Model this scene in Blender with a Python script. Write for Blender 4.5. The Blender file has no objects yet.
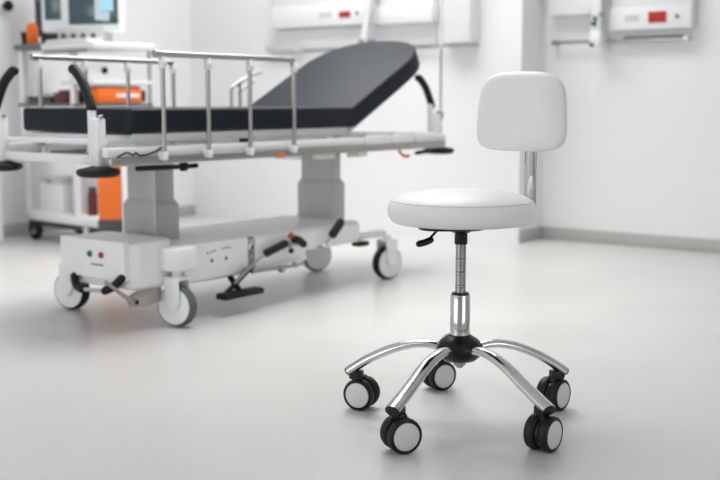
import bpy, bmesh, math, random
from mathutils import Vector, Matrix, Euler

R = math.radians
C = bpy.context.scene.collection
random.seed(4)

# ------------------------------------------------------------------ camera, world, light
ROOM = R(-37)                                   # the room is turned against the view; x = along back wall, y = depth


def rm(w, u, z=0.0):
    c, s = math.cos(ROOM), math.sin(ROOM)
    return Vector((w * c - u * s, w * s + u * c, z))


# world axes follow the walls: everything surveyed in view axes is turned by -ROOM when it is placed
def turn(p):
    c, s = math.cos(-ROOM), math.sin(-ROOM)
    return Vector((p[0] * c - p[1] * s, p[0] * s + p[1] * c, p[2]))


cam_d = bpy.data.cameras.new('camera')
cam = bpy.data.objects.new('camera', cam_d)
C.objects.link(cam)
cam.location = (0, 0, 0.818)
cam.rotation_euler = (R(90 - 7.25), 0, -ROOM)
cam_d.sensor_width = 36
cam_d.lens = 55
cam_d.dof.use_dof = True
cam_d.dof.focus_distance = 2.74
cam_d.dof.aperture_fstop = 2.7
cam_d.clip_start = 0.05
bpy.context.scene.camera = cam

wd = bpy.data.worlds.new('world')
bpy.context.scene.world = wd
wd.use_nodes = True
wd.node_tree.nodes['Background'].inputs[0].default_value = (0.95, 0.98, 1.0, 1)
wd.node_tree.nodes['Background'].inputs[1].default_value = 0.4


def area(name, loc, rot, sx, sy, power, col=(1, 1, 1)):
    d = bpy.data.lights.new(name, 'AREA')
    d.shape = 'RECTANGLE'
    d.size, d.size_y, d.energy, d.color = sx, sy, power, col
    o = bpy.data.objects.new(name, d)
    C.objects.link(o)
    o.location, o.rotation_euler = turn(loc), (rot[0], rot[1], rot[2] - ROOM)
    return o


for (w, u, p, sp) in ((-3.6, 4.7, 42, 170), (-2.7, 3.2, 26, 112), (-4.2, 3.9, 11, 95), (-2.0, -1.2, 6, 180), (1.0, -0.6, 2, 180)):
    o = area('ceiling_panel_light', rm(w, u, 2.86), (0, 0, ROOM), 2.2 if u > 4.5 else 1.3, 0.8 if u > 4.5 else 1.3, p, (1.0, 0.995, 0.985))
    o.data.spread = R(sp)
# added weaker fill far to the right, brightens the bed's near side; no window modelled
area('added_fill_light', rm(2.5, 1.2, 1.4), (R(90), 0, ROOM + R(90)), 2.2, 1.8, 28, (0.96, 0.98, 1.0))
# added frontal fill in front of the wall behind the camera, to its left
area('added_fill_light', rm(-3.6, -3.3, 1.5), (R(90), 0, ROOM), 3.4, 1.9, 72, (0.95, 0.98, 1.0))

vs = bpy.context.scene.view_settings
vs.view_transform = 'Standard'
vs.look = 'None'
vs.exposure = 0.0
vs.gamma = 1.0
vs.use_curve_mapping = False


# ------------------------------------------------------------------ materials
def mat(name, col, rough=0.5, metal=0.0, spec=0.5, coat=0.0, emit=None, es=1.0, bump=None, vary=0.0, vscale=6.0):
    m = bpy.data.materials.new(name)
    m.use_nodes = True
    nt = m.node_tree
    b = nt.nodes['Principled BSDF']
    b.inputs['Base Color'].default_value = (*col, 1)
    b.inputs['Roughness'].default_value = rough
    b.inputs['Metallic'].default_value = metal
    b.inputs['Specular IOR Level'].default_value = spec
    b.inputs['Coat Weight'].default_value = coat
    if emit:
        b.inputs['Emission Color'].default_value = (*emit, 1)
        b.inputs['Emission Strength'].default_value = es
    if bump or vary:
        tc = nt.nodes.new('ShaderNodeTexCoord')
    if vary:
        n = nt.nodes.new('ShaderNodeTexNoise')
        n.inputs['Scale'].default_value = vscale
        n.inputs['Detail'].default_value = 6
        nt.links.new(tc.outputs['Object'], n.inputs['Vector'])
        r = nt.nodes.new('ShaderNodeValToRGB')
        r.color_ramp.elements[0].position = 0.3
        r.color_ramp.elements[1].position = 0.7
        r.color_ramp.elements[0].color = (*[c * (1 - vary) for c in col], 1)
        r.color_ramp.elements[1].color = (*[min(1, c * (1 + vary)) for c in col], 1)
        nt.links.new(n.outputs['Fac'], r.inputs['Fac'])
        nt.links.new(r.outputs['Color'], b.inputs['Base Color'])
    if bump:
        n2 = nt.nodes.new('ShaderNodeTexNoise')
        n2.inputs['Scale'].default_value = bump[0]
        n2.inputs['Detail'].default_value = 3
        nt.links.new(tc.outputs['Object'], n2.inputs['Vector'])
        bp = nt.nodes.new('ShaderNodeBump')
        bp.inputs['Strength'].default_value = bump[1]
        bp.inputs['Distance'].default_value = bump[2]
        nt.links.new(n2.outputs['Fac'], bp.inputs['Height'])
        nt.links.new(bp.outputs['Normal'], b.inputs['Normal'])
    return m


M = {}
M['wall'] = mat('wall_paint', (0.87, 0.875, 0.88), 0.7, spec=0.3, bump=(60, 0.05, 0.002))
M['ceiling'] = mat('ceiling_paint', (0.88, 0.88, 0.88), 0.8, spec=0.2)
M['baseboard'] = mat('baseboard_vinyl', (0.47, 0.46, 0.44), 0.6, vary=0.03)
M['white_vinyl'] = mat('white_upholstery', (0.83, 0.825, 0.82), 0.42, spec=0.4, bump=(380, 0.06, 0.001))
M['seam'] = mat('seam_thread', (0.58, 0.575, 0.57), 0.8)
M['chrome'] = mat('chrome', (0.66, 0.66, 0.67), 0.06, metal=1)
M['steel'] = mat('brushed_steel', (0.42, 0.40, 0.38), 0.34, metal=1, vary=0.05, vscale=30)
M['dark_chrome'] = mat('piston_steel', (0.42, 0.42, 0.43), 0.16, metal=1)
M['black_plastic'] = mat('black_plastic', (0.005, 0.0053, 0.0058), 0.34, spec=0.35, vary=0.1, vscale=40)
M['rubber'] = mat('black_rubber', (0.0065, 0.0075, 0.009), 0.5, spec=0.33, vary=0.1, vscale=40)
M['grey_rubber'] = mat('grey_rubber', (0.10, 0.115, 0.125), 0.6, vary=0.08, vscale=30)
M['cap_grey'] = mat('pale_wheel_cap', (0.66, 0.665, 0.675), 0.5, vary=0.02, vscale=50)
M['white_metal'] = mat('white_powder_coat', (0.87, 0.875, 0.88), 0.35, spec=0.45, vary=0.015)
M['white_plastic'] = mat('white_plastic', (0.86, 0.865, 0.87), 0.4, vary=0.015)
M['pale_grey'] = mat('pale_grey_plastic', (0.58, 0.585, 0.59), 0.45, vary=0.03)
M['mid_grey'] = mat('mid_grey_plastic', (0.30, 0.30, 0.30), 0.5, vary=0.05)
M['column'] = mat('grey_anodised_column', (0.47, 0.475, 0.475), 0.3, metal=0.6, vary=0.04, vscale=3)
M['mattress'] = mat('charcoal_vinyl', (0.006, 0.0105, 0.0175), 0.52, spec=0.25, bump=(240, 0.08, 0.001), vary=0.06)
M['orange'] = mat('orange_plastic', (0.86, 0.165, 0.015), 0.45, vary=0.03)
M['maroon'] = mat('dark_red_plastic', (0.11, 0.014, 0.012), 0.5, vary=0.05)
M['dark_grey'] = mat('dark_grey_plastic', (0.045, 0.045, 0.05), 0.45, vary=0.05)
M['slate'] = mat('slate_grey_laminate', (0.13, 0.14, 0.15), 0.4, vary=0.05)
M['screen'] = mat('screen_glass', (0.025, 0.045, 0.055), 0.15, emit=(0.05, 0.085, 0.10), es=0.5)
M['screen_blue'] = mat('screen_image_blue', (0.1, 0.2, 0.25), 0.2, emit=(0.25, 0.55, 0.70), es=0.9)
M['screen_pale'] = mat('screen_image_pale', (0.2, 0.25, 0.28), 0.2, emit=(0.35, 0.42, 0.46), es=0.8)
M['led_red'] = mat('red_display', (0.42, 0.015, 0.008), 0.4, emit=(0.75, 0.03, 0.012), es=0.22)
M['led_dark'] = mat('display_segment', (0.16, 0.008, 0.006), 0.4)
M['green'] = mat('green_button', (0.02, 0.17, 0.06), 0.4, vary=0.03)
M['red'] = mat('red_button', (0.42, 0.03, 0.025), 0.4, vary=0.03)
M['ink'] = mat('printed_ink', (0.16, 0.18, 0.19), 0.6)
M['pale_ink'] = mat('pale_printed_ink', (0.45, 0.46, 0.46), 0.6)


def floor_mat():
    m = bpy.data.materials.new('pale_vinyl_floor')
    m.use_nodes = True
    nt = m.node_tree
    b = nt.nodes['Principled BSDF']
    tc = nt.nodes.new('ShaderNodeTexCoord')
    big = nt.nodes.new('ShaderNodeTexNoise')
    big.inputs['Scale'].default_value = 2.2
    big.inputs['Detail'].default_value = 5
    fine = nt.nodes.new('ShaderNodeTexNoise')
    fine.inputs['Scale'].default_value = 95
    fine.inputs['Detail'].default_value = 4
    mp = nt.nodes.new('ShaderNodeMapping')
    mp.inputs['Scale'].default_value = (0.5, 1.6, 1)
    nt.links.new(tc.outputs['Object'], big.inputs['Vector'])
    nt.links.new(tc.outputs['Object'], mp.inputs['Vector'])
    nt.links.new(mp.outputs['Vector'], fine.inputs['Vector'])
    mx = nt.nodes.new('ShaderNodeMix')
    mx.data_type = 'FLOAT'
    mx.inputs[0].default_value = 0.5
    nt.links.new(big.outputs['Fac'], mx.inputs[2])
    nt.links.new(fine.outputs['Fac'], mx.inputs[3])
    r = nt.nodes.new('ShaderNodeValToRGB')
    r.color_ramp.elements[0].position = 0.3
    r.color_ramp.elements[1].position = 0.72
    r.color_ramp.elements[0].color = (0.565, 0.555, 0.54, 1)
    r.color_ramp.elements[1].color = (0.665, 0.655, 0.64, 1)
    nt.links.new(mx.outputs[0], r.inputs['Fac'])
    nt.links.new(r.outputs['Color'], b.inputs['Base Color'])
    b.inputs['Roughness'].default_value = 0.32
    b.inputs['Specular IOR Level'].default_value = 0.5
    bp = nt.nodes.new('ShaderNodeBump')
    bp.inputs['Strength'].default_value = 0.06
    bp.inputs['Distance'].default_value = 0.002
    nt.links.new(fine.outputs['Fac'], bp.inputs['Height'])
    nt.links.new(bp.outputs['Normal'], b.inputs['Normal'])
    return m


M['floor'] = floor_mat()


# ------------------------------------------------------------------ mesh helpers
def smooth_path(pts, n=8):
    P = [Vector(p) for p in pts]
    P = [P[0] * 2 - P[1]] + P + [P[-1] * 2 - P[-2]]
    out = []
    for i in range(1, len(P) - 2):
        a, b, c, d = P[i - 1:i + 3]
        for k in range(n):
            t = k / n
            out.append(0.5 * ((2 * b) + (c - a) * t + (2 * a - 5 * b + 4 * c - d) * t * t + (3 * b - a - 3 * c + d) * t ** 3))
    out.append(P[-2])
    return out


def axis_m(loc, direction):
    """matrix whose local z points along direction"""
    q = Vector(direction).normalized().to_track_quat('Z', 'Y')
    return Matrix.Translation(Vector(loc)) @ q.to_matrix().to_4x4()


class MB:
    def __init__(self):
        self.bm = bmesh.new()

    def _add(self, other, mtx=None):
        if mtx is not None:
            other.transform(mtx)
        me = bpy.data.meshes.new('tmp')
        other.to_mesh(me)
        other.free()
        self.bm.from_mesh(me)
        bpy.data.meshes.remove(me)
        return self

    def box(self, lo, hi, bev=0.0, seg=2, mtx=None):
        b = bmesh.new()
        bmesh.ops.create_cube(b, size=1)
        lo, hi = Vector(lo), Vector(hi)
        for v in b.verts:
            v.co = Vector([lo[i] + (v.co[i] + 0.5) * (hi[i] - lo[i]) for i in range(3)])
        if bev:
            bmesh.ops.bevel(b, geom=b.edges[:], offset=bev, segments=seg, affect='EDGES', profile=0.5)
        return self._add(b, mtx)

    def lathe(self, prof, mtx=None, seg=40):
        b = bmesh.new()
        rings = []
        for (r, z) in prof:
            if r < 1e-6:
                rings.append([b.verts.new((0, 0, z))])
            else:
                rings.append([b.verts.new((r * math.cos(2 * math.pi * k / seg), r * math.sin(2 * math.pi * k / seg), z)) for k in range(seg)])
        for A, B in zip(rings, rings[1:]):
            for k in range(seg):
                k2 = (k + 1) % seg
                if len(A) == 1 and len(B) == 1:
                    continue
                if len(A) == 1:
                    b.faces.new((A[0], B[k], B[k2]))
                elif len(B) == 1:
                    b.faces.new((A[k], B[0], A[k2]))
                else:
                    b.faces.new((A[k], B[k], B[k2], A[k2]))
        bmesh.ops.recalc_face_normals(b, faces=b.faces[:])
        return self._add(b, mtx)

    def cyl(self, p0, p1, r, r2=None, seg=24, ch=None):
        p0, p1 = Vector(p0), Vector(p1)
        h = (p1 - p0).length
        r2 = r if r2 is None else r2
        c = min(r, r2) * 0.14 if ch is None else ch
        c = min(c, h * 0.3)
        return self.lathe([(0, 0), (r - c, 0), (r, c), (r2, h - c), (r2 - c, h), (0, h)], axis_m(p0, p1 - p0), seg)

    def tube(self, pts, r, seg=14, flat=None, up=None):
        """sweep; r a number or list; flat = ratio of the second axis; up keeps the section level"""
        b = bmesh.new()
        P = [Vector(p) for p in pts]
        n = len(P)
        rr = r if isinstance(r, (list, tuple)) else [r] * n
        T = [(P[min(i + 1, n - 1)] - P[max(i - 1, 0)]).normalized() for i in range(n)]
        ref = Vector(up) if up else (Vector((0, 0, 1)) if abs(T[0].z) < 0.9 else Vector((1, 0, 0)))
        X = T[0].cross(ref).normalized()
        rings = []
        for i in range(n):
            if up:
                X = T[i].cross(ref).normalized()
            else:
                X = (X - T[i] * X.dot(T[i])).normalized()
            Y = X.cross(T[i])
            k2 = flat or 1.0
            rings.append([b.verts.new(P[i] + X * rr[i] * math.cos(2 * math.pi * k / seg) + Y * rr[i] * k2 * math.sin(2 * math.pi * k / seg)) for k in range(seg)])
        for A, B in zip(rings, rings[1:]):
            for k in range(seg):
                b.faces.new((A[k], A[(k + 1) % seg], B[(k + 1) % seg], B[k]))
        b.faces.new(rings[0][::-1])
        b.faces.new(rings[-1])
        bmesh.ops.recalc_face_normals(b, faces=b.faces[:])
        return self._add(b)

    def capsule(self, pts, r, seg=14):
        """tube with rounded ends"""
        P = smooth_path(pts, 6) if len(pts) > 2 else [Vector(pts[0]).lerp(Vector(pts[1]), t / 6) for t in range(7)]
        d0, d1 = (P[0] - P[1]).normalized(), (P[-1] - P[-2]).normalized()
        pre = [P[0] + d0 * r * s for s in (0.98, 0.85, 0.5)]
        post = [P[-1] + d1 * r * s for s in (0.5, 0.85, 0.98)]
        rr = [r * 0.2, r * 0.53, r * 0.87] + [r] * len(P) + [r * 0.87, r * 0.53, r * 0.2]
        return self.tube(pre + P + post, rr, seg)

    def prism(self, pts, z0, z1, mtx=None, bev=0.0, seg=2):
        b = bmesh.new()
        f = b.faces.new([b.verts.new((x, y, z0)) for x, y in pts])
        e = bmesh.ops.extrude_face_region(b, geom=[f])
        bmesh.ops.translate(b, vec=(0, 0, z1 - z0), verts=[v for v in e['geom'] if isinstance(v, bmesh.types.BMVert)])
        bmesh.ops.recalc_face_normals(b, faces=b.faces[:])
        if bev:
            ed = [x for x in b.edges if abs(x.verts[0].co.z - x.verts[1].co.z) < 1e-6]
            bmesh.ops.bevel(b, geom=ed, offset=bev, segments=seg, affect='EDGES', profile=0.5)
        return self._add(b, mtx)

    def ball(self, c, s, seg=20):
        b = bmesh.new()
        bmesh.ops.create_uvsphere(b, u_segments=seg, v_segments=seg // 2, radius=1)
        sc = s if isinstance(s, (tuple, list)) else (s, s, s)
        return self._add(b, Matrix.Translation(Vector(c)) @ Matrix.Diagonal((*sc, 1)))

    def build(self, name, material, parent=None, loc=None, rz=None, ang=38):
        me = bpy.data.meshes.new(name)
        self.bm.to_mesh(me)
        self.bm.free()
        me.polygons.foreach_set('use_smooth', [True] * len(me.polygons))
        me.set_sharp_from_angle(angle=R(ang))
        me.materials.append(material)
        o = bpy.data.objects.new(name, me)
        C.objects.link(o)
        if parent:
            o.parent = parent
        if loc is not None:
            o.location = loc
        if rz is not None:
            o.rotation_euler.z = rz
        return o


def rounded_rect(x0, y0, x1, y1, r, n=8):
    rs = r if isinstance(r, (tuple, list)) else (r,) * 4      # order: x1y1, x0y1, x0y0, x1y0
    out = []
    for (cx, cy, a0, q) in ((x1, y1, 0, rs[0]), (x0, y1, 90, rs[1]), (x0, y0, 180, rs[2]), (x1, y0, 270, rs[3])):
        sx = -1 if cx == x1 else 1
        sy = -1 if cy == y1 else 1
        for k in range(n + 1):
            a = R(a0 + 90 * k / n)
            out.append((cx + sx * q + q * math.cos(a), cy + sy * q + q * math.sin(a)))
    return out


def tag(o, label, cat, group=None):
    o['label'] = label
    o['category'] = cat
    if group:
        o['group'] = group
    return o


def thing(name, label, cat, loc=(0, 0, 0), rz=0.0, group=None):
    o = bpy.data.objects.new(name, None)
    o.empty_display_size = 0.1
    C.objects.link(o)
    o.location = turn(loc)
    o.rotation_euler = (0, 0, rz - ROOM)
    return tag(o, label, cat, group)


def copy_tree(o, parent=None):
    c = o.copy()
    C.objects.link(c)
    if parent:
        c.parent = parent
    for ch in list(o.children):
        copy_tree(ch, c)
    return c


def structure(name, mb, m):
    o = mb.build(name, m)
    o['kind'] = 'structure'
    return o


# ------------------------------------------------------------------ the room (x = along back wall, y = depth)
WL, WR, UB, UB2, UF, WJ, HC = -5.7, 2.6, 5.58, 5.862, -3.4, -3.062, 2.9
structure('floor', MB().box((WL - .1, UF - .1, -.1), (WR + .1, UB2 + .1, 0)), M['floor'])
structure('ceiling', MB().box((WL - .1, UF - .1, HC), (WR + .1, UB2 + .1, HC + .1)), M['ceiling'])
structure('wall_back', MB().box((WL - .1, UB, 0), (WJ, UB2 + .1, HC)), M['wall'])
structure('wall_back_right', MB().box((WJ, UB2, 0), (WR + .1, UB2 + .1, HC)), M['wall'])
structure('wall_left', MB().box((WL - .1, UF, 0), (WL, UB, HC)), M['wall'])
structure('wall_right', MB().box((WR, UF, 0), (WR + .1, UB2, HC)), M['wall'])
structure('wall_front', MB().box((WL - .1, UF - .1, 0), (WR + .1, UF, HC)), M['wall'])
structure('baseboard_back_right', MB().box((WJ, UB2 - .014, 0), (WR, UB2, .072), .004), M['baseboard'])
structure('baseboard_right', MB().box((WR - .014, UF, 0), (WR, UB2 - .014, .072), .004), M['baseboard'])
structure('baseboard_side', MB().box((WJ, UB, 0), (WJ + .014, UB2 - .014, .072), .004), M['baseboard'])
structure('baseboard_left', MB().box((WL, UF, 0), (WL + .014, UB, .072), .004), M['baseboard'])

# ------------------------------------------------------------------ stool
SX, SY = 0.256, 2.765
stool = thing('rolling_stool', 'white upholstered rolling stool with backrest and chrome five-star base, in front', 'stool', (SX, SY, 0))
prof = [(0, .594), (.05, .593), (.10, .590), (.14, .584), (.165, .576), (.1765, .5685), (.1782, .5665), (.1795, .566), (.1835, .561),
        (.1868, .551), (.1872, .541), (.1850, .529), (.1795, .519), (.172, .5135), (.1705, .5125), (.168, .5115), (.15, .511), (0, .511)]
seat = MB().lathe(prof, seg=96).build('seat', M['white_vinyl'], stool, ang=60)


def ring(r, z, t):
    return MB().tube([(r * math.cos(2 * math.pi * k / 96), r * math.sin(2 * math.pi * k / 96), z) for k in range(97)], t, 8)


sm = ring(.1786, .5668, .0011).build('seam', M['seam'], seat)
sm['label'] = 'thin grey stitched seam around the seat top'
ring(.1722, .5138, .0010).build('seam', M['seam'], seat)
# seat plate, lever, sleeve
MB().prism(rounded_rect(-.112, -.12, .05, .12, .05), .5015, .5115, bev=.003).lathe([(0, .485), (.021, .485), (.03, .491), (.06, .4995), (0, .4995)]).build('seat_plate', M['black_plastic'], stool)
lv = MB().tube(smooth_path([(-.03, -.005, .500), (-.055, -.014, .497), (-.076, -.022, .478), (-.086, -.025, .468)]), .0034, 10).build('height_lever', M['black_plastic'], stool)
MB().capsule([(-.079, -.024, .469), (-.093, -.030, .464), (-.108, -.036, .461)], .0085).build('paddle', M['black_plastic'], lv)
MB().lathe([(0, .456), (.0155, .456), (.0168, .458), (.0162, .49), (.0162, .505), (0, .505)], seg=32).build('sleeve', M['black_plastic'], stool)
rod = MB().lathe([(0, .30), (.0132, .30), (.0132, .470), (0, .470)], seg=32).build('gas_lift', M['dark_chrome'], stool)
for z in (.345, .352, .386, .420):
    ring(.0132, z, .0006).build('ring', M['black_plastic'], rod)
MB().lathe([(0, .20), (.0252, .20), (.0252, .325), (.0238, .327), (.0165, .327), (0, .327)], seg=48).build('column_cover', M['chrome'], stool)
MB().lathe([(0, .3262), (.0225, .3262), (.0225, .330), (.020, .332), (0, .332)], seg=32).build('collar', M['black_plastic'], stool)
hub = MB().lathe([(0, .155), (.034, .155), (.041, .157), (.051, .166), (.0595, .181), (.0605, .188), (.058, .197), (.048, .209), (.037, .2165), (.0285, .221), (.0275, .2235), (0, .2235)], seg=48).build('hub', M['black_plastic'], stool)
MB().cyl((0, 0, .141), (0, 0, .157), .0155, seg=6).cyl((0, 0, .136), (0, 0, .142), .009).build('bolt', M['steel'], hub)


def caster_parts(parent, ang_n, loc):
    """twin wheel caster: local y = axle, outer wheel at -y; wheel centre at local origin"""
    k = MB().cyl((0, -.006, 0), (0, .006, 0), .034, seg=32)
    k.box((-.012, -.011, .018), (.012, .011, .050), .004)
    c = k.build('caster', M['black_plastic'], parent, loc, R(ang_n + 90))
    for s in (-1, 1):
        Mx = Matrix.Translation((0, s * .0185, 0)) @ Matrix.Rotation(R(90) * s * -1, 4, 'X')
        w = MB().lathe([(0, -.0135), (.033, -.0135), (.0385, -.012), (.0415, -.008), (.0425, -.002), (.0425, .004), (.0415, .0095), (.0385, .0125), (.0350, .0135), (.0340, .0130), (.0335, .010), (0, .010)], Mx, 48).build('wheel', M['rubber'], c)
        MB().lathe([(0, .0090), (.0328, .0090), (.0332, .0122), (.0315, .0132), (.015, .0140), (0, .0142)], Mx, 40).build('wheel_cap', M['cap_grey'], w)
    return c


# direction of each leg, how far it reaches, axle direction, and where its wheel pair trails
legs = ((95, .310, -60, .006, 200), (163, .290, -115, .024, 40), (237, .324, -66, .012, 0), (304, .322, -40, .004, 100), (17, .290, -40, .014, 140))
for a, q, n, off, oa in legs:
    ca, sa = math.cos(R(a)), math.sin(R(a))
    pts = smooth_path([(r * ca, r * sa, z) for r, z in ((.036, .184), (.075, .1925), (.12, .1905), (.18, .173), (.245, .141), (q + .008, .102 if q > .315 else .106))], 7)
    n_p = len(pts)
    leg = MB().tube(pts, [.0160 + .0035 * i / (n_p - 1) for i in range(n_p)], 20, flat=.66, up=(0, 0, 1)).build('leg', M['chrome'], stool)
    d = (pts[-1] - pts[-3]).normalized()
    pl = MB().tube([pts[-1] - d * .002, pts[-1] + d * .002, pts[-1] + d * .005], [.0190, .0190, .0170], 20, flat=.66, up=(0, 0, 1))
    st = Matrix.Translation(((q - .008) * ca, (q - .008) * sa, 0)) @ Matrix.Rotation(R(a), 4, 'Z')
    pl.box((-.021, -.0155, .0865), (.012, .0155, .108), .003, mtx=st)
    pl.build('end_cap', M['black_plastic'], leg)
    px_, py_ = (q - .008) * ca, (q - .008) * sa
    wx, wy = px_ + off * math.cos(R(oa)), py_ + off * math.sin(R(oa))
    caster_parts(stool, n, (wx, wy, .0425))
    MB().tube([(px_, py_, .096), (px_, py_, .088), (wx, wy, .078), (wx, wy, .066)], .0115, 16).build('stem', M['black_plastic'], leg)

# backrest on its bracket
BA = 44.5
bx, by = math.cos(R(BA)), math.sin(R(BA))
pth = smooth_path([(.02 * bx, .02 * by, .4975), (.16 * bx, .16 * by, .4975), (.25 * bx, .25 * by, .499), (.277 * bx, .277 * by, .505), (.285 * bx, .285 * by, .526), (.285 * bx, .285 * by, .57), (.285 * bx, .285 * by, .65), (.285 * bx, .285 * by, .77)], 8)
MB().tube(pth, .0195, 24, flat=.5, up=None).build('back_bracket', M['chrome'], stool)


def backrest():
    b = bmesh.new()
    n, rings, W, H, T = 96, 16, .131, .105, .029
    grid = []
    for side in (1, -1):
        rs = []
        for j in range(rings + 1):
            t = math.sin(j / rings * math.pi / 2)
            if side == -1 and j == rings:
                rs.append(grid[0][rings])
                continue
            if j == 0:
                rs.append([b.verts.new((0, side * T, 0))])
                continue
            row = []
            for k in range(n):
                a = 2 * math.pi * k / n
                ca, sa = math.cos(a), math.sin(a)
                e = 3.7 if sa > 0 else 4.8
                s = (abs(ca) ** e + abs(sa) ** e) ** (-1 / e)
                x, z = W * s * ca * t, H * s * sa * t
                x *= 1.0 - .05 * (z / H)                       # a touch wider below
                y = side * T * (1 - t ** 5) ** .45 + .55 * x * x
                row.append(b.verts.new((x, y, z)))
            rs.append(row)
        grid.append(rs)
    for rs in grid:
        for A, B in zip(rs, rs[1:]):
            for k in range(n):
                k2 = (k + 1) % n
                if len(A) == 1:
                    b.faces.new((A[0], B[k], B[k2]))
                else:
                    b.faces.new((A[k], B[k], B[k2], A[k2]))
    bmesh.ops.recalc_face_normals(b, faces=b.faces[:])
    m = MB()
    m._add(b)
    return m


bo = backrest().build('backrest', M['white_vinyl'], stool, (.248 * bx - .009, .248 * by - .004, .788), R(BA - 90), ang=70)
bo.rotation_euler.x = R(-3)
bo.rotation_euler.z = R(BA - 90 + 8)

# ------------------------------------------------------------------ hospital bed (local x = towards the head end, y = towards the far side)
BED, BR = (-.885, 3.72, 0), R(52)
bed = thing('hospital_bed', 'white wheeled hospital bed with steel side rails and grey lifting columns', 'bed', BED, BR)
L, W = 2.03, .552
fr = MB()
for v in (-.060, W + .060):
    fr.box((-.02, v - .014, .626), (L - .03, v + .014, .659), .005)
fr.box((.0, -.02, .600), (.03, W + .02, .632), .006)
fr.box((.01, -.02, .668), (.03, W + .02, .684), .004)
fr.box((L - .04, -.07, .600), (L - .01, W + .07, .655), .006)
for u in (.45, .95, 1.45):
    fr.box((u - .02, -.05, .61), (u + .02, W + .05, .64), .004)
frame = fr.build('frame', M['white_metal'], bed)
lb = MB()
for v in (-.078, W + .078):
    lb.box((-.02, v - .012, .597), (L - .05, v + .012, .624), .004)
    for u in (.05, .5, 1.0, 1.5, 1.9):
        a, b = (v, .02) if v < 0 else (W - .02, v)
        lb.box((u - .015, a, .596), (u + .015, b, .62))
lb.build('side_bar', M['steel'], bed)
# white cover blocks along the head half of the near beam
for (u0, u1) in ((1.38, 1.54), (1.57, 1.72), (1.75, 1.90)):
    MB().box((u0, -.088, .626), (u1, -.070, .668), .005).build('beam_cover', M['white_plastic'], frame)
# printed squiggle and cable on the near beam
MB().tube(smooth_path([(u_, -.078, z_) for u_, z_ in ((.02, .628), (.06, .642), (.085, .632), (.10, .640), (.115, .630), (.16, .634), (.20, .646), (.215, .654), (.225, .640))]), .003, 8).build('cable', M['rubber'], bed)
# deck
dk = MB().box((.12, -.035, .672), (1.30, W + .035, .700), .006)
dk.box((.12, -.045, .690), (1.30, -.03, .704), .003)
for u in (.2, .55, .9, 1.25):
    dk.box((u - .02, .02, .655), (u + .02, W - .02, .675))
dk.build('deck', M['white_metal'], bed)
SL = R(27)
HU, HZ = 1.315, .70                                          # hinge of the raised back section
ms = Matrix.Translation((HU, 0, HZ)) @ Matrix.Rotation(-SL, 4, 'Y')
MB().prism(rounded_rect(0, -.035, .67, W + .035, (.26, .02, .02, .26)), -.022, -.002, ms, bev=.004).box((.05, .1, -.05), (.55, .13, -.02), mtx=ms).box((.05, W - .13, -.05), (.55, W - .1, -.02), mtx=ms).build('back_deck', M['pale_grey'], bed)
MB().cyl((1.62, .25, .645), (1.50, .25, .775), .014).build('back_strut', M['steel'], bed)
MB().box((1.33, .02, .655), (1.98, W - .02, .668), .003).build('head_tray', M['white_metal'], bed)


def corner(u, v, hx, hy):
    """post, bumper disc and folding push handle at one corner; handle leans along (hx, hy)"""
    p = MB().box((u - .019, v - .024, .590), (u + .019, v + .014, .757), .006).build('corner_post', M['white_metal'], bed)
    MB().cyl((u, v + .026, .600), (u, v + .026, .800), .0145).build('handle_socket', M['white_metal'], p)
    MB().cyl((u, v - .018, .755), (u, v - .018, .768), .010).build('peg', M['steel'], p)
    b0 = Vector((u + (.012 if u > 1 else 0), v + .026, .792))
    if u > 1:
        hx, hy = hx * .86, hy * .86
    MB().capsule([b0 + Vector((hx * t, hy * t, z)) for t, z in ((0, 0), (.022, .040), (.055, .090), (.098, .126), (.112, .131))], .0175).build('push_handle', M['rubber'], bed)
    MB().lathe([(0, -.016), (.058, -.016), (.070, -.010), (.074, 0), (.070, .010), (.045, .015), (.02, .022), (0, .022)], Matrix.Translation((u + (.04 if u > 1 else 0), v, .576))).build('bumper', M['rubber'], bed)


corner(0, 0, .10, .95)
corner(0, W, .10, -.95)
corner(L - .01, 0, -.85, .25)
corner(L - .01, W, -.85, -.25)


def side_rail(v, s, dz):
    """v = plane of the rail, s = +1 when the outside is towards -y"""
    h = .975 + dz
    t = smooth_path([(.185, v, h), (.20, v, h), (.5, v, h), (.84, v, h - .001), (.872, v, h - .006), (.882, v, h - .03)], 6)
    rl = MB().tube(t, .0105, 14).cyl((.165, v, h), (.19, v, h), .013).build('side_rail', M['steel'], bed)
    for u in (.203, .417, .633, .882):
        MB().cyl((u, v, .604), (u, v, h - .005), .0085, seg=14).build('rail_post', M['steel'], rl)
        k = MB().box((u - .011, v - .012, h - .050), (u + .011, v + .012, h - .008), .005)
        k.cyl((u, v - s * .012, h - .03), (u, v - s * .019, h - .03), .006)
        k.build('post_clamp', M['white_plastic'], rl)
        MB().box((u - .011, v - .011, .612), (u + .011, v + .03 * s, .640), .004).build('post_foot', M['white_plastic'], rl)
    return rl


side_rail(-.105, 1, 0)
side_rail(.585, -1, .004)
MB().tube(smooth_path([(1.25, .60, .74), (1.25, .60, .855), (1.275, .60, .885), (1.37, .60, .928), (1.45, .60, .948)]), .007, 10).tube([(1.305, .60, .74), (1.305, .60, .895)], .007, 10).tube([(1.29, .60, .85), (1.40, .60, .905)], .006, 8).box((1.23, .555, .64), (1.325, .612, .745), .004).build('grab_handle', M['steel'], bed)
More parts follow.
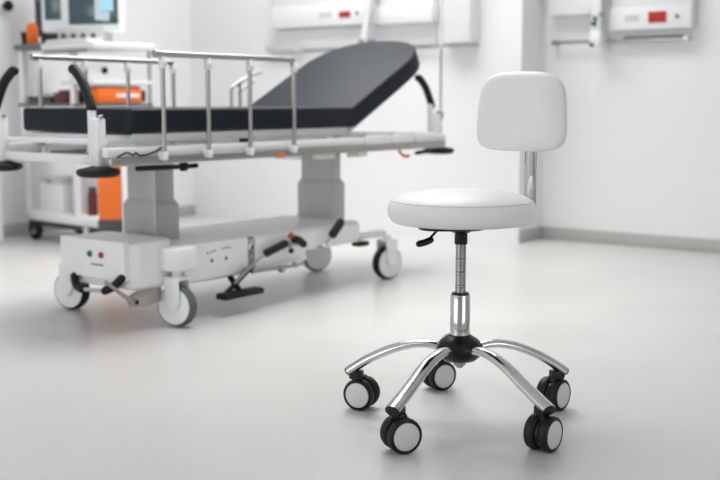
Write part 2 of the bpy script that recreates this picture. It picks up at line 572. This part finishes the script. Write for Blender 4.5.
# lever and release handle under the near side
MB().capsule([(.12, -.06, .584), (.30, -.06, .582), (.395, -.06, .582)], .009).cyl((.322, -.06, .582), (.345, -.06, .582), .017).build('release_lever', M['rubber'], bed)
MB().capsule([(.84, -.04, .597), (.985, -.04, .588)], .011).build('catch', M['white_plastic'], bed)
o = MB().box((.80, -.094, .594), (.84, -.089, .610), .002).build('strap', M['orange'], bed)
MB().tube(smooth_path([(1.640, -.06, .605), (1.655, -.06, .585), (1.68, -.06, .568), (1.705, -.06, .563), (1.725, -.06, .567)]), .007, 10).build('hook', M['orange'], bed)
MB().capsule([(1.80, -.05, .575), (1.95, -.03, .580)], .010).build('brake_lever', M['rubber'], bed)
MB().box((.66, -.03, .655), (.72, -.02, .672)).build('deck_clip', M['rubber'], bed)


def column(u0, u1, v0, v1, zb, zm, zt):
    c = MB().prism(rounded_rect(u0, v0, u1, v1, .006, 3), zb, zm).prism(rounded_rect(u0 + .006, v0 + .006, u1 - .006, v1 - .006, .006, 3), zm - .002, zm + .012).build('lift_column', M['column'], bed)
    g = .013
    MB().prism(rounded_rect(u0 + g, v0 + g, u1 - g, v1 - g, .005, 3), zm - .02, zt).build('inner_column', M['column'], c)
    MB().box((u0 - .03, v0 - .02, zt - .012), (u1 + .03, v1 + .02, zt + .012), .004).build('column_head', M['steel'], c)


column(.388, .512, .160, .345, .28, .425, .600)
column(1.415, 1.525, .155, .350, .28, .445, .600)
for s in (-1, 1):
    MB().box((1.47 + s * .12 - .06, .12, .560), (1.47 + s * .12 + .06, .15, .598), .004).cyl((1.47 + s * .10, .118, .573), (1.47 + s * .10, .108, .573), .014).build('column_bracket', M['white_metal'], bed)

# base chassis
ch = MB().prism(rounded_rect(.30, .0, 1.45, .44, (.03, .03, .03, .03)), .200, .286, bev=.012)
ch.box((.34, .01, .155), (1.06, .43, .21), .01)
ch.box((.45, .03, .13), (1.0, .41, .17), .01)
ch.box((1.40, .01, .196), (1.65, .045, .226), .010).box((1.40, .40, .196), (1.65, .435, .226), .010)
base = ch.build('base', M['white_plastic'], bed)
fb = MB().prism(rounded_rect(.125, -.01, .345, .385, (.03, .03, .05, .065), 8), .150, .318, bev=.014, seg=3)
fp = fb.build('foot_cover', M['white_plastic'], bed)
MB().prism(rounded_rect(.105, .012, .140, .366, .006, 3), .185, .322).build('foot_panel', M['white_plastic'], fp)
for (v, m, nm) in ((.192, 'green', 'green_button'), (.128, 'red', 'red_button')):
    MB().cyl((.107, v, .270), (.098, v, .270), .0115).build(nm, M[m], fp)
mk = MB()
for k, (a0, a1) in enumerate(((.190, .176), (.173, .166), (.163, .148), (.145, .135), (.132, .120))):
    mk.box((.1038, a1, .2305), (.1055, a0, .2365))
mk.build('lettering', M['ink'], fp)
# near side panels
p1 = MB().box((.37, -.016, .146), (.708, .01, .286), .006).build('side_panel', M['white_plastic'], bed)
sy = MB()
for (u, z, w_) in ((.487, .247, .010), (.505, .250, .008), (.522, .253, .010), (.566, .257, .008), (.585, .258, .012), (.604, .256, .008)):
    sy.box((u - w_ / 2, -.0175, z - .003), (u + w_ / 2, -.0155, z + .003))
sy.build('symbol', M['ink'], p1)
for u, z in ((.507, .217), (.583, .217)):
    MB().cyl((u, -.015, z), (u, -.020, z), .007).build('button', M['ink'], p1)
MB().box((.750, -.014, .155), (1.06, .01, .276), .006).box((1.055, -.014, .195), (1.42, .01, .276), .006).build('side_panel', M['white_plastic'], bed)
MB().box((.708, -.004, .150), (.750, .012, .284)).build('latch_recess', M['mid_grey'], base)
MB().box((.714, -.012, .235), (.742, -.003, .276), .003).cyl((.728, -.012, .215), (.728, -.003, .215), .010).build('latch', M['chrome'], base)
# rounded cover over the near foot caster and a matching one on the far side
for v in (-.03, .50):
    MB().prism(rounded_rect(.255, v - .058, .395, v + .060, .052, 8), .205, .292, bev=.014, seg=3).build('caster_cover', M['white_plastic'], bed)


def bed_caster(u, v, n, tyre, sc=1.0):
    """single wheel; n = direction of the axle in bed axes (degrees), wheel centre above (u, v)"""
    r = .077 * sc
    k = MB()
    for s in (-1, 1):
        k.prism([(-.030, .012), (-.020, -.012), (.0, -.020), (.020, -.012), (.034, .02), (.030, .102), (-.034, .102)], -.003, .003,
                Matrix.Translation((0, s * .034, 0)) @ Matrix.Rotation(R(90), 4, 'X'), bev=.001)
    k.box((-.036, -.037, .094), (.036, .037, .108), .006)
    k.cyl((0, 0, .105), (0, 0, .128), .018)
    k.cyl((0, -.039, 0), (0, .039, 0), .010)
    c = k.build('caster', M['white_metal'], bed, (u, v, r), R(n + 90))
    X = Matrix.Rotation(R(90), 4, 'X')
    wh = MB().lathe([(0, -.021), (.060, -.021), (.066, -.0235), (.073, -.020), (r, -.011), (r, .011), (.073, .020), (.066, .0235), (.060, .021), (0, .021)], X, 48).build('tyre', tyre, c)
    MB().lathe([(0, -.0280), (.05, -.0270), (.067, -.0238), (.067, .0238), (.05, .0270), (0, .0280)], X, 48).build('wheel_disc', M['white_plastic'], wh)


bed_caster(.308, -.040, -168, M['grey_rubber'])
bed_caster(.282, .535, -168, M['rubber'])
bed_caster(1.640, .0, -102, M['rubber'])
bed_caster(1.620, .41, -110, M['grey_rubber'])
# foot brake bar with rubber grips
bar = MB().tube(smooth_path([(.125, .275, .178), (.10, .27, .15), (.092, .245, .139), (.09, .155, .143), (.092, .075, .150), (.10, .03, .185), (.125, .02, .20)]), .0075, 12).build('brake_bar', M['chrome'], bed)
MB().capsule([(.105, .286, .178), (.098, .266, .148), (.090, .225, .139)], .0155).build('grip', M['rubber'], bar)
MB().capsule([(.090, .095, .147), (.094, .055, .165), (.105, .022, .196)], .0155).build('grip', M['rubber'], bar)
MB().prism([(.10, .128), (.15, .150), (.26, .150), (.26, .100), (.20, .088), (.12, .090)], -.004, .004, Matrix.Translation((0, -.005, 0)) @ Matrix.Rotation(R(90), 4, 'X'), bev=.001).cyl((.135, -.008, .112), (.135, -.020, .112), .011).build('pedal_bracket', M['steel'], bed)
MB().cyl((.135, -.021, .112), (.135, -.024, .112), .009).build('pedal_knob', M['rubber'], bed)
MB().tube([(.03, .02, .195), (.13, -.012, .108)], .007, 10).build('pedal_arm', M['steel'], bed)
# steering pedal on the near side
rk = MB().tube(smooth_path([(.60, -.045, .120), (.665, -.045, .160), (.765, -.045, .212), (.914, -.045, .240), (1.0, -.045, .226)]), .0050, 10).cyl((.914, -.012, .240), (.914, -.055, .240), .013).build('steering_pedal', M['mid_grey'], bed)
MB().capsule([(.780, -.047, .219), (.885, -.047, .244)], .0165).build('grip', M['rubber'], rk)
MB().capsule([(.945, -.047, .258), (.975, -.047, .248), (1.0, -.047, .232)], .0165).build('grip', M['rubber'], rk)
MB().ball((.914, -.056, .276), .013).build('knob', M['red'], rk)
MB().cyl((.914, -.050, .214), (.914, -.062, .214), .011).build('pin', M['rubber'], rk)
MB().tube(smooth_path([(.70, -.04, .152), (.80, -.04, .150), (.945, -.04, .147), (1.02, -.03, .150)]), .0075, 10).cyl((.87, -.03, .142), (.87, -.055, .142), .013).cyl((.955, -.03, .15), (.955, -.05, .15), .012).build('linkage', M['steel'], bed)
MB().box((.52, -.075, .066), (.735, -.02, .090), .006).build('foot_pedal', M['rubber'], bed)
MB().tube([(.64, -.03, .085), (.64, .02, .135)], .012, 10).tube([(.70, -.03, .165), (.56, -.03, .080)], .010, 8).build('pedal_stem', M['rubber'], bed)
hl = MB().tube([(1.12, -.02, .205), (1.128, -.05, .210), (1.185, -.055, .258)], .0062, 10).ball((1.128, -.05, .21), .013).build('tilt_lever', M['chrome'], bed)
MB().capsule([(1.180, -.055, .255), (1.232, -.055, .300)], .0185).build('grip', M['rubber'], hl)
MB().box((1.40, -.03, .175), (1.47, .02, .195), .005).build('end_stop', M['rubber'], bed)

# ------------------------------------------------------------------ mattress on the deck
mt = thing('mattress', 'charcoal vinyl mattress with its head section raised, lying on the hospital bed', 'mattress', (BED[0], BED[1], 0), BR)
MB().prism(rounded_rect(.086, -.075, 1.318, .545, (.01, .018, .018, .01)), .7045, .789, bev=.012, seg=3).build('seat_section', M['mattress'], mt)
mm = Matrix.Translation((HU, 0, .703)) @ Matrix.Rotation(-SL, 4, 'Y')
outline = [(0, .545), (0, -.075)] + [(.43 + .285 * max(0, 1 - abs(t) ** 2.5) ** (1 / 2.3), .235 + .31 * t) for t in [-math.cos(math.pi * k / 40) for k in range(41)]]
MB().prism(outline, .0, .085, mm, bev=.012, seg=3).build('back_section', M['mattress'], mt)

# ------------------------------------------------------------------ drip pole at the head end
iv = thing('drip_pole', 'thin steel drip pole standing at the head corner of the bed', 'drip pole', tuple(Matrix.Translation(BED) @ Matrix.Rotation(BR, 4, 'Z') @ Vector((2.072, 0, .590))), BR)
MB().cyl((0, 0, 0), (0, 0, 1.2), .0068, seg=14).build('pole', M['chrome'], iv)
MB().cyl((0, 0, .135), (0, 0, .175), .012).cyl((-.03, 0, .158), (0.0, 0, .158), .007).build('clamp', M['steel'], iv)
for s in (-1, 1):
    MB().tube(smooth_path([(0, 0, 1.17), (s * .05, 0, 1.20), (s * .09, 0, 1.18), (s * .10, 0, 1.21)]), .004, 8).build('hook', M['steel'], iv)

# ------------------------------------------------------------------ medical cart (local x along its front, y to its back)
CL, CRZ = (-2.007, 6.502, 0), R(-41.2)
CMX = Matrix.Translation(CL) @ Matrix.Rotation(CRZ, 4, 'Z')


def cpos(x, y, z):
    return tuple(CMX @ Vector((x, y, z)))


cart = thing('equipment_cart', 'white wheeled equipment cart with shelves behind the foot of the bed', 'cart', CL, CRZ)
CW, CD = .756, .40
MB().box((0, 0, .118), (CW, CD, .172), .01).build('bottom_shelf', M['white_plastic'], cart)
MB().box((.03, .02, .085), (CW - .02, CD - .02, .12), .006).build('underframe', M['dark_grey'], cart)
MB().box((.0, 0, .780), (CW, CD, .800), .004).build('middle_shelf', M['slate'], cart)
MB().box((.44, 0, .905), (CW, CD, .925), .004).build('upper_shelf', M['white_plastic'], cart)
MB().box((-.01, -.01, 1.105), (.27, CD + .01, 1.138), .006).build('side_top', M['slate'], cart)
MB().box((.272, -.01, 1.095), (CW + .02, CD + .01, 1.132), .008).build('table_top', M['white_plastic'], cart)
MB().box((.30, -.02, 1.075), (CW - .05, .0, 1.094), .003).build('drawer_edge', M['mid_grey'], cart)
for x, y in ((.03, .025), (.03, CD - .025), (.545, .018)):
    MB().box((x - .018, y - .018, .172), (x + .018, y + .018, 1.105 if x < .1 else 1.095), .004).build('upright', M['white_metal'], cart)
MB().cyl((CW - .015, CD - .012, .172), (CW - .015, CD - .012, 1.10), .010, seg=12).build('upright', M['steel'], cart)
for x, y in ((.075, .04), (.62, .04), (.075, CD - .05), (CW - .06, CD - .05)):
    X = Matrix.Translation((x, y, .057)) @ Matrix.Rotation(R(90), 4, 'X')
    k = MB().box((x - .02, y - .028, .05), (x + .02, y - .022, .105)).box((x - .02, y + .022, .05), (x + .02, y + .028, .105)).box((x - .025, y - .028, .095), (x + .025, y + .028, .112))
    c = k.build('caster', M['white_metal'] if x > .5 else M['dark_grey'], cart)
    MB().lathe([(0, -.018), (.05, -.018), (.057, -.012), (.057, .012), (.05, .018), (0, .018)], X, 28).build('wheel', M['rubber'], c)
    MB().lathe([(0, -.0205), (.026, -.0205), (.026, .0205), (0, .0205)], X, 20).build('wheel_cap', M['pale_grey'], c)

# what stands on and in the cart
mon = thing('monitor', 'white medical monitor with two dark screens on top of the equipment cart', 'monitor', cpos(.445, .17, 1.132), CRZ + R(30))
MB().box((-.240, -.05, .065), (.232, .05, .36), .012).build('housing', M['white_plastic'], mon)
MB().box((-.14, -.06, .0), (.14, .08, .09), .01).build('stand', M['pale_grey'], mon)
MB().box((-.215, -.056, .135), (-.118, -.045, .33), .003).build('side_screen', M['screen'], mon)
ms_ = MB().box((-.070, -.056, .108), (.224, -.045, .272), .003).build('screen', M['screen'], mon)
MB().box((.130, -.058, .18), (.200, -.055, .255)).build('image', M['screen_blue'], ms_)
MB().box((.090, -.058, .130), (.130, -.055, .255)).box((.130, -.058, .125), (.175, -.055, .176)).build('image', M['screen_pale'], ms_)
for k in range(4):
    MB().cyl((-.10 + .06 * k, -.06, .045), (-.10 + .06 * k, -.07, .045), .014).build('dial', M['dark_grey'], mon)
kb = thing('keyboard', 'pale keyboard tray lying in front of the white medical monitor', 'keyboard', cpos(.52, .03, 1.132), CRZ)
MB().box((-.20, -.04, 0), (.20, .06, .018), .005).build('tray', M['white_plastic'], kb)
ky = MB()
for i in range(12):
    for j in range(3):
        ky.box((-.18 + i * .03, -.03 + j * .028, .017), (-.156 + i * .03, -.008 + j * .028, .023))
ky.build('keys', M['mid_grey'], kb)
dv = thing('device_box', 'dark grey upright device box left of the white medical monitor', 'device', cpos(.03, .20, 1.138), CRZ)
MB().box((-.042, -.06, .05), (.05, .10, .42), .008).box((-.03, -.03, 0), (.03, .07, .055)).build('housing', M['dark_grey'], dv)
MB().box((-.034, -.064, .25), (.042, -.058, .40)).build('front_panel', M['slate'], dv)
bt = thing('bottle', 'small orange bottle standing on the dark left top of the cart', 'bottle', cpos(.085, .06, 1.138), CRZ)
MB().lathe([(0, 0), (.030, 0), (.034, .006), (.034, .095), (.028, .112), (.014, .120), (.014, .128), (0, .128)], seg=28).build('body', M['orange'], bt)
MB().lathe([(0, .126), (.016, .126), (.016, .145), (0, .145)], seg=20).build('cap', M['white_plastic'], bt)
cp = thing('cup', 'black cup standing left of the small orange bottle on the cart', 'cup', cpos(.016, .06, 1.138), CRZ)
MB().lathe([(0, 0), (.024, 0), (.03, .075), (.027, .075), (.022, .006), (0, .006)], seg=24).build('body', M['rubber'], cp)
oc = thing('equipment_case', 'orange case with a pale label strip on the middle shelf of the cart', 'case', cpos(.525, .05, .800), CRZ)
MB().box((.115, -.02, 0), (.225, .28, .085), .012).build('body', M['orange'], oc)
MB().box((.222, .10, .032), (.2275, .255, .052), .001).build('label_strip', M['white_plastic'], oc)
MB().box((.02, .28, .006), (.215, .315, .075), .012).build('end_cap', M['rubber'], oc)
MB().box((0.12, -.015, .083), (.22, .27, .095), .004).build('lid', M['maroon'], oc)
wb = thing('supply_box', 'white box with a black dial on the upper cart shelf above the orange case', 'box', cpos(.60, .03, .925), CRZ)
MB().box((-.08, -.02, 0), (.10, .12, .09), .008).build('body', M['white_plastic'], wb)
MB().cyl((.10, .08, .055), (.112, .08, .055), .018).build('dial', M['rubber'], wb)
tr = thing('instrument_tray', 'flat black instrument tray on the left of the middle cart shelf', 'tray', cpos(.17, .08, .800), CRZ)
MB().box((-.09, -.06, 0), (.14, .16, .012), .003).box((-.09, -.06, .01), (-.08, .16, .04)).box((.13, -.06, .01), (.14, .16, .04)).box((-.08, -.06, .01), (.13, -.05, .04)).box((-.08, .15, .01), (.13, .16, .04)).build('body', M['dark_grey'], tr)
wr = tag(MB().capsule([(-.07, 0, .025), (.07, .02, .025)], .024).build('cloth_roll', M['white_plastic'], None, turn(cpos(.16, .14, .813)), CRZ - ROOM), 'rolled white cloth lying in the black instrument tray on the cart', 'cloth')
mb_ = thing('medicine_box', 'dark red box beside the black tray on the middle cart shelf', 'box', cpos(.40, .05, .800), CRZ)
MB().box((-.06, -.03, 0), (.07, .12, .06), .004).build('body', M['maroon'], mb_)
MB().box((-.03, -.02, .058), (.05, .10, .075), .004).build('lid', M['dark_grey'], mb_)
bn = thing('storage_bin', 'white lidded bin on the bottom shelf of the equipment cart', 'bin', cpos(.24, .12, .172), CRZ)
MB().prism(rounded_rect(-.11, -.08, .11, .10, .02), 0, .17, bev=.006).build('body', M['white_plastic'], bn)
MB().prism(rounded_rect(-.115, -.085, .115, .105, .02), .168, .2, bev=.006).build('lid', M['pale_grey'], bn)
MB().box((-.02, -.092, .172), (.02, -.083, .19)).build('catch', M['mid_grey'], bn)
b2 = thing('container', 'pale grey container between white lidded bin and white upright on the cart', 'container', cpos(.435, .17, .172), CRZ)
MB().prism(rounded_rect(-.05, -.06, .06, .08, .012), 0, .22, bev=.005).build('body', M['pale_grey'], b2)
MB().prism(rounded_rect(-.03, -.04, .04, .06, .012), .218, .24, bev=.005).build('lid', M['white_plastic'], b2)
rd = thing('jar', 'dark red jar on the bottom cart shelf beside the tall orange box', 'jar', cpos(.585, .09, .172), CRZ)
MB().lathe([(0, 0), (.026, 0), (.028, .005), (.028, .12), (.02, .135), (0, .135)], seg=24).build('body', M['maroon'], rd)
MB().lathe([(0, .133), (.022, .133), (.022, .16), (0, .16)], seg=24).build('cap', M['dark_grey'], rd)
ob = thing('suction_unit', 'tall orange unit on a black base standing at the right of the equipment cart', 'unit', (-1.385, 5.80, 0), 0)
MB().box((0, 0, .185), (.125, .18, .49), .006).build('body', M['orange'], ob)
MB().box((-.005, -.005, .085), (.13, .185, .187), .006).build('base', M['dark_grey'], ob)
MB().box((.127, -.006, .07), (.152, .03, .60), .004).box((.127, .155, .07), (.152, .185, .60), .004).build('side_post', M['white_metal'], ob)
MB().box((.152, .05, .19), (.185, .15, .50), .003).build('side_pocket', M['orange'], ob)
for x, y in ((.02, .03), (.105, .03), (.02, .15), (.105, .15)):
    MB().lathe([(0, -.012), (.038, -.012), (.043, -.008), (.043, .008), (.038, .012), (0, .012)], Matrix.Translation((x, y, .043)) @ Matrix.Rotation(R(90), 4, 'X'), 24).box((x - .012, y - .016, .04), (x + .012, y + .016, .09)).build('caster', M['rubber'], ob)

# low white cabinet at the left edge and a black wall knob
sc_ = thing('storage_cabinet', 'low white cabinet at the far left, left of the equipment cart', 'cabinet', rm(-5.50, 3.535, 0), ROOM)
MB().box((-.18, -.25, .0), (.12, .22, .62), .004).build('body', M['white_plastic'], sc_)
MB().box((.12, -.24, .03), (.136, .21, .60), .003).build('door', M['white_plastic'], sc_)
kn = thing('wall_fitting', 'round black fitting on the wall at the upper left corner', 'wall fitting', rm(WL, 4.054, 1.373), ROOM)
MB().lathe([(0, 0), (.018, 0), (.018, .02), (.030, .026), (.033, .034), (.030, .042), (0, .045)], Matrix.Rotation(R(90), 4, 'Y'), 28).build('disc', M['rubber'], kn)


# ------------------------------------------------------------------ fittings on the back wall (local x along the wall, -y out of it)
def wall_thing(name, label, cat, w, u, z):
    return thing(name, label, cat, rm(w, u, z), ROOM)


def display(parent, x0, x1, z0, z1, y):
    d = MB().box((x0, y - .004, z0), (x1, y + .004, z1), .001).build('display', M['led_red'], parent)
    n = 3
    k = MB()
    st = (x1 - x0) / n
    for i in range(n):
        a, b = x0 + st * (i + .18), x0 + st * (i + .82)
        for zz in (z0 + (z1 - z0) * .22, z0 + (z1 - z0) * .78):
            k.box((a, y - .0055, zz - .0022), (b, y - .0035, zz + .0022))
        k.box((a - .002, y - .0055, z0 + .006), (a + .002, y - .0035, z1 - .006))
    k.build('segments', M['led_dark'], d)


def lettering(parent, x0, x1, z, y, rows=2):
    k = MB()
    for j in range(rows):
        x = x0
        while x < x1 - .008:
            w_ = random.uniform(.008, .016)
            k.box((x, y - .0012, z - j * .017 - .005), (min(x + w_, x1), y + .001, z - j * .017 + .005))
            x += w_ + .004
    k.build('lettering', M['pale_ink'], parent)


cu = wall_thing('control_unit', 'long white control unit with red display on the wall behind the bed', 'wall unit', -4.46, UB, 1.28)
MB().box((-.42, -.075, 0), (.40, 0, .135), .006).build('housing', M['white_plastic'], cu)
MB().box((-.42, -.055, .135), (.40, 0, .30), .006).build('upper_housing', M['white_plastic'], cu)
display(cu, .152, .238, .050, .085, -.077)
lettering(cu, -.01, .09, .078, -.075)
MB().cyl((.29, -.074, .072), (.29, -.082, .072), .010).build('indicator', M['green'], cu)
su = wall_thing('supply_unit', 'white box unit right of the slanted arm on the back wall', 'wall unit', -3.83, UB, 1.273)
MB().box((-.20, -.085, 0), (.215, 0, .105), .006).build('housing', M['white_plastic'], su)
MB().box((-.19, -.05, .105), (.20, 0, .26), .006).build('upper_housing', M['white_plastic'], su)
bp = wall_thing('backing_panel', 'pale grey backing panel under the long control unit behind the bed', 'panel', -4.25, UB, 1.145)
MB().box((-.62, -.02, 0), (.62, 0, .128), .004).build('plate', M['wall'], bp)
MB().box((-.70, -.05, -.012), (-.40, 0, .006), .004).box((-.70, -.052, -.012), (-.40, -.046, .03), .002).build('tray_lip', M['pale_grey'], bp)
er = wall_thing('equipment_rail', 'thin steel equipment rail on the back wall above the head of the bed', 'rail', -3.85, UB, 1.135)
MB().box((-.78, -.045, -.006), (.53, -.035, .009), .002).build('bar', M['steel'], er)
for x in (-.755, -.2, .12, .50):
    MB().box((x - .012, -.04, -.01), (x + .012, -.021 if x < .3 else 0, .009), .003).build('bracket', M['pale_grey'], er)
sa = wall_thing('support_arm', 'slanted white support arm between the two units on the back wall', 'arm', -4.07, UB, 1.17)
MB().tube([(-.02, -.115, .0), (.0, -.115, .10), (.045, -.115, .42)], .023, 16).build('arm', M['white_plastic'], sa)
MB().tube([(.05, -.12, .02), (.075, -.12, .30)], .008, 10).build('hose', M['pale_grey'], sa)
MB().cyl((-.02, -.145, .0), (-.02, -.021, .0), .020).build('joint', M['mid_grey'], sa)
wc = wall_thing('wall_cabinet', 'plain bright white wall cabinet right of the drip pole', 'cabinet', -3.44, UB, 1.138)
MB().box((-.10, -.09, .008), (.105, 0, .9), .004).build('body', M['white_plastic'], wc)
MB().box((-.096, -.105, .012), (.101, -.09, .89), .003).build('door', M['white_plastic'], wc)

# the same kind of fittings on the recessed wall on the right
c2 = wall_thing('control_unit', 'white control unit with red display on the wall at the upper right', 'wall unit', -2.40, UB2, 1.198)
MB().box((-.235, -.075, 0), (.235, 0, .125), .006).build('housing', M['white_plastic'], c2)
MB().box((-.235, -.060, .125), (.235, 0, .42), .006).build('upper_housing', M['white_plastic'], c2)
display(c2, -.002, .098, .036, .094, -.077)
lettering(c2, -.135, -.06, .072, -.075)
MB().cyl((.158, -.074, .064), (.158, -.083, .064), .010).build('indicator', M['green'], c2)
s2 = wall_thing('supply_unit', 'white box unit left of the mounting pole on the right-hand wall', 'wall unit', -2.865, UB2, 1.297)
MB().box((-.14, -.075, 0), (.14, 0, .32), .006).build('housing', M['white_plastic'], s2)
r2 = wall_thing('equipment_rail', 'thin steel equipment rail on the right-hand wall above the stool', 'rail', -2.59, UB2, 1.145)
MB().box((-.405, -.055, -.008), (.41, -.045, .010), .002).build('bar', M['steel'], r2)
for x in (-.39, -.1, .39):
    MB().box((x - .012, -.06, -.012), (x + .012, 0, .014), .003).build('bracket', M['white_plastic'] if x > 0 else M['mid_grey'], r2)
MB().box((.04, -.06, .010), (.38, -.045, .020), .002).build('insert', M['dark_grey'], r2)
mp_ = wall_thing('mounting_pole', 'white mounting pole with dark clamp knobs on the right-hand wall', 'pole', -2.68, UB2, 1.11)
MB().box((-.032, -.135, .03), (.025, -.085, .6), .008).build('pole', M['white_plastic'], mp_)
MB().box((-.038, -.14, .0), (.03, -.02, .09), .01).build('clamp', M['white_plastic'], mp_)
for x, z, m in ((-.005, .155, 'green'), (-.012, .128, 'dark_grey'), (.03, .175, 'mid_grey'), (-.020, .012, 'dark_grey')):
    MB().cyl((x, -.13, z), (x, -.152, z), .012).build('knob', M[m], mp_)
MB().box((.028, -.10, .1), (.045, -.085, .6), .003).build('hose', M['pale_grey'], mp_)
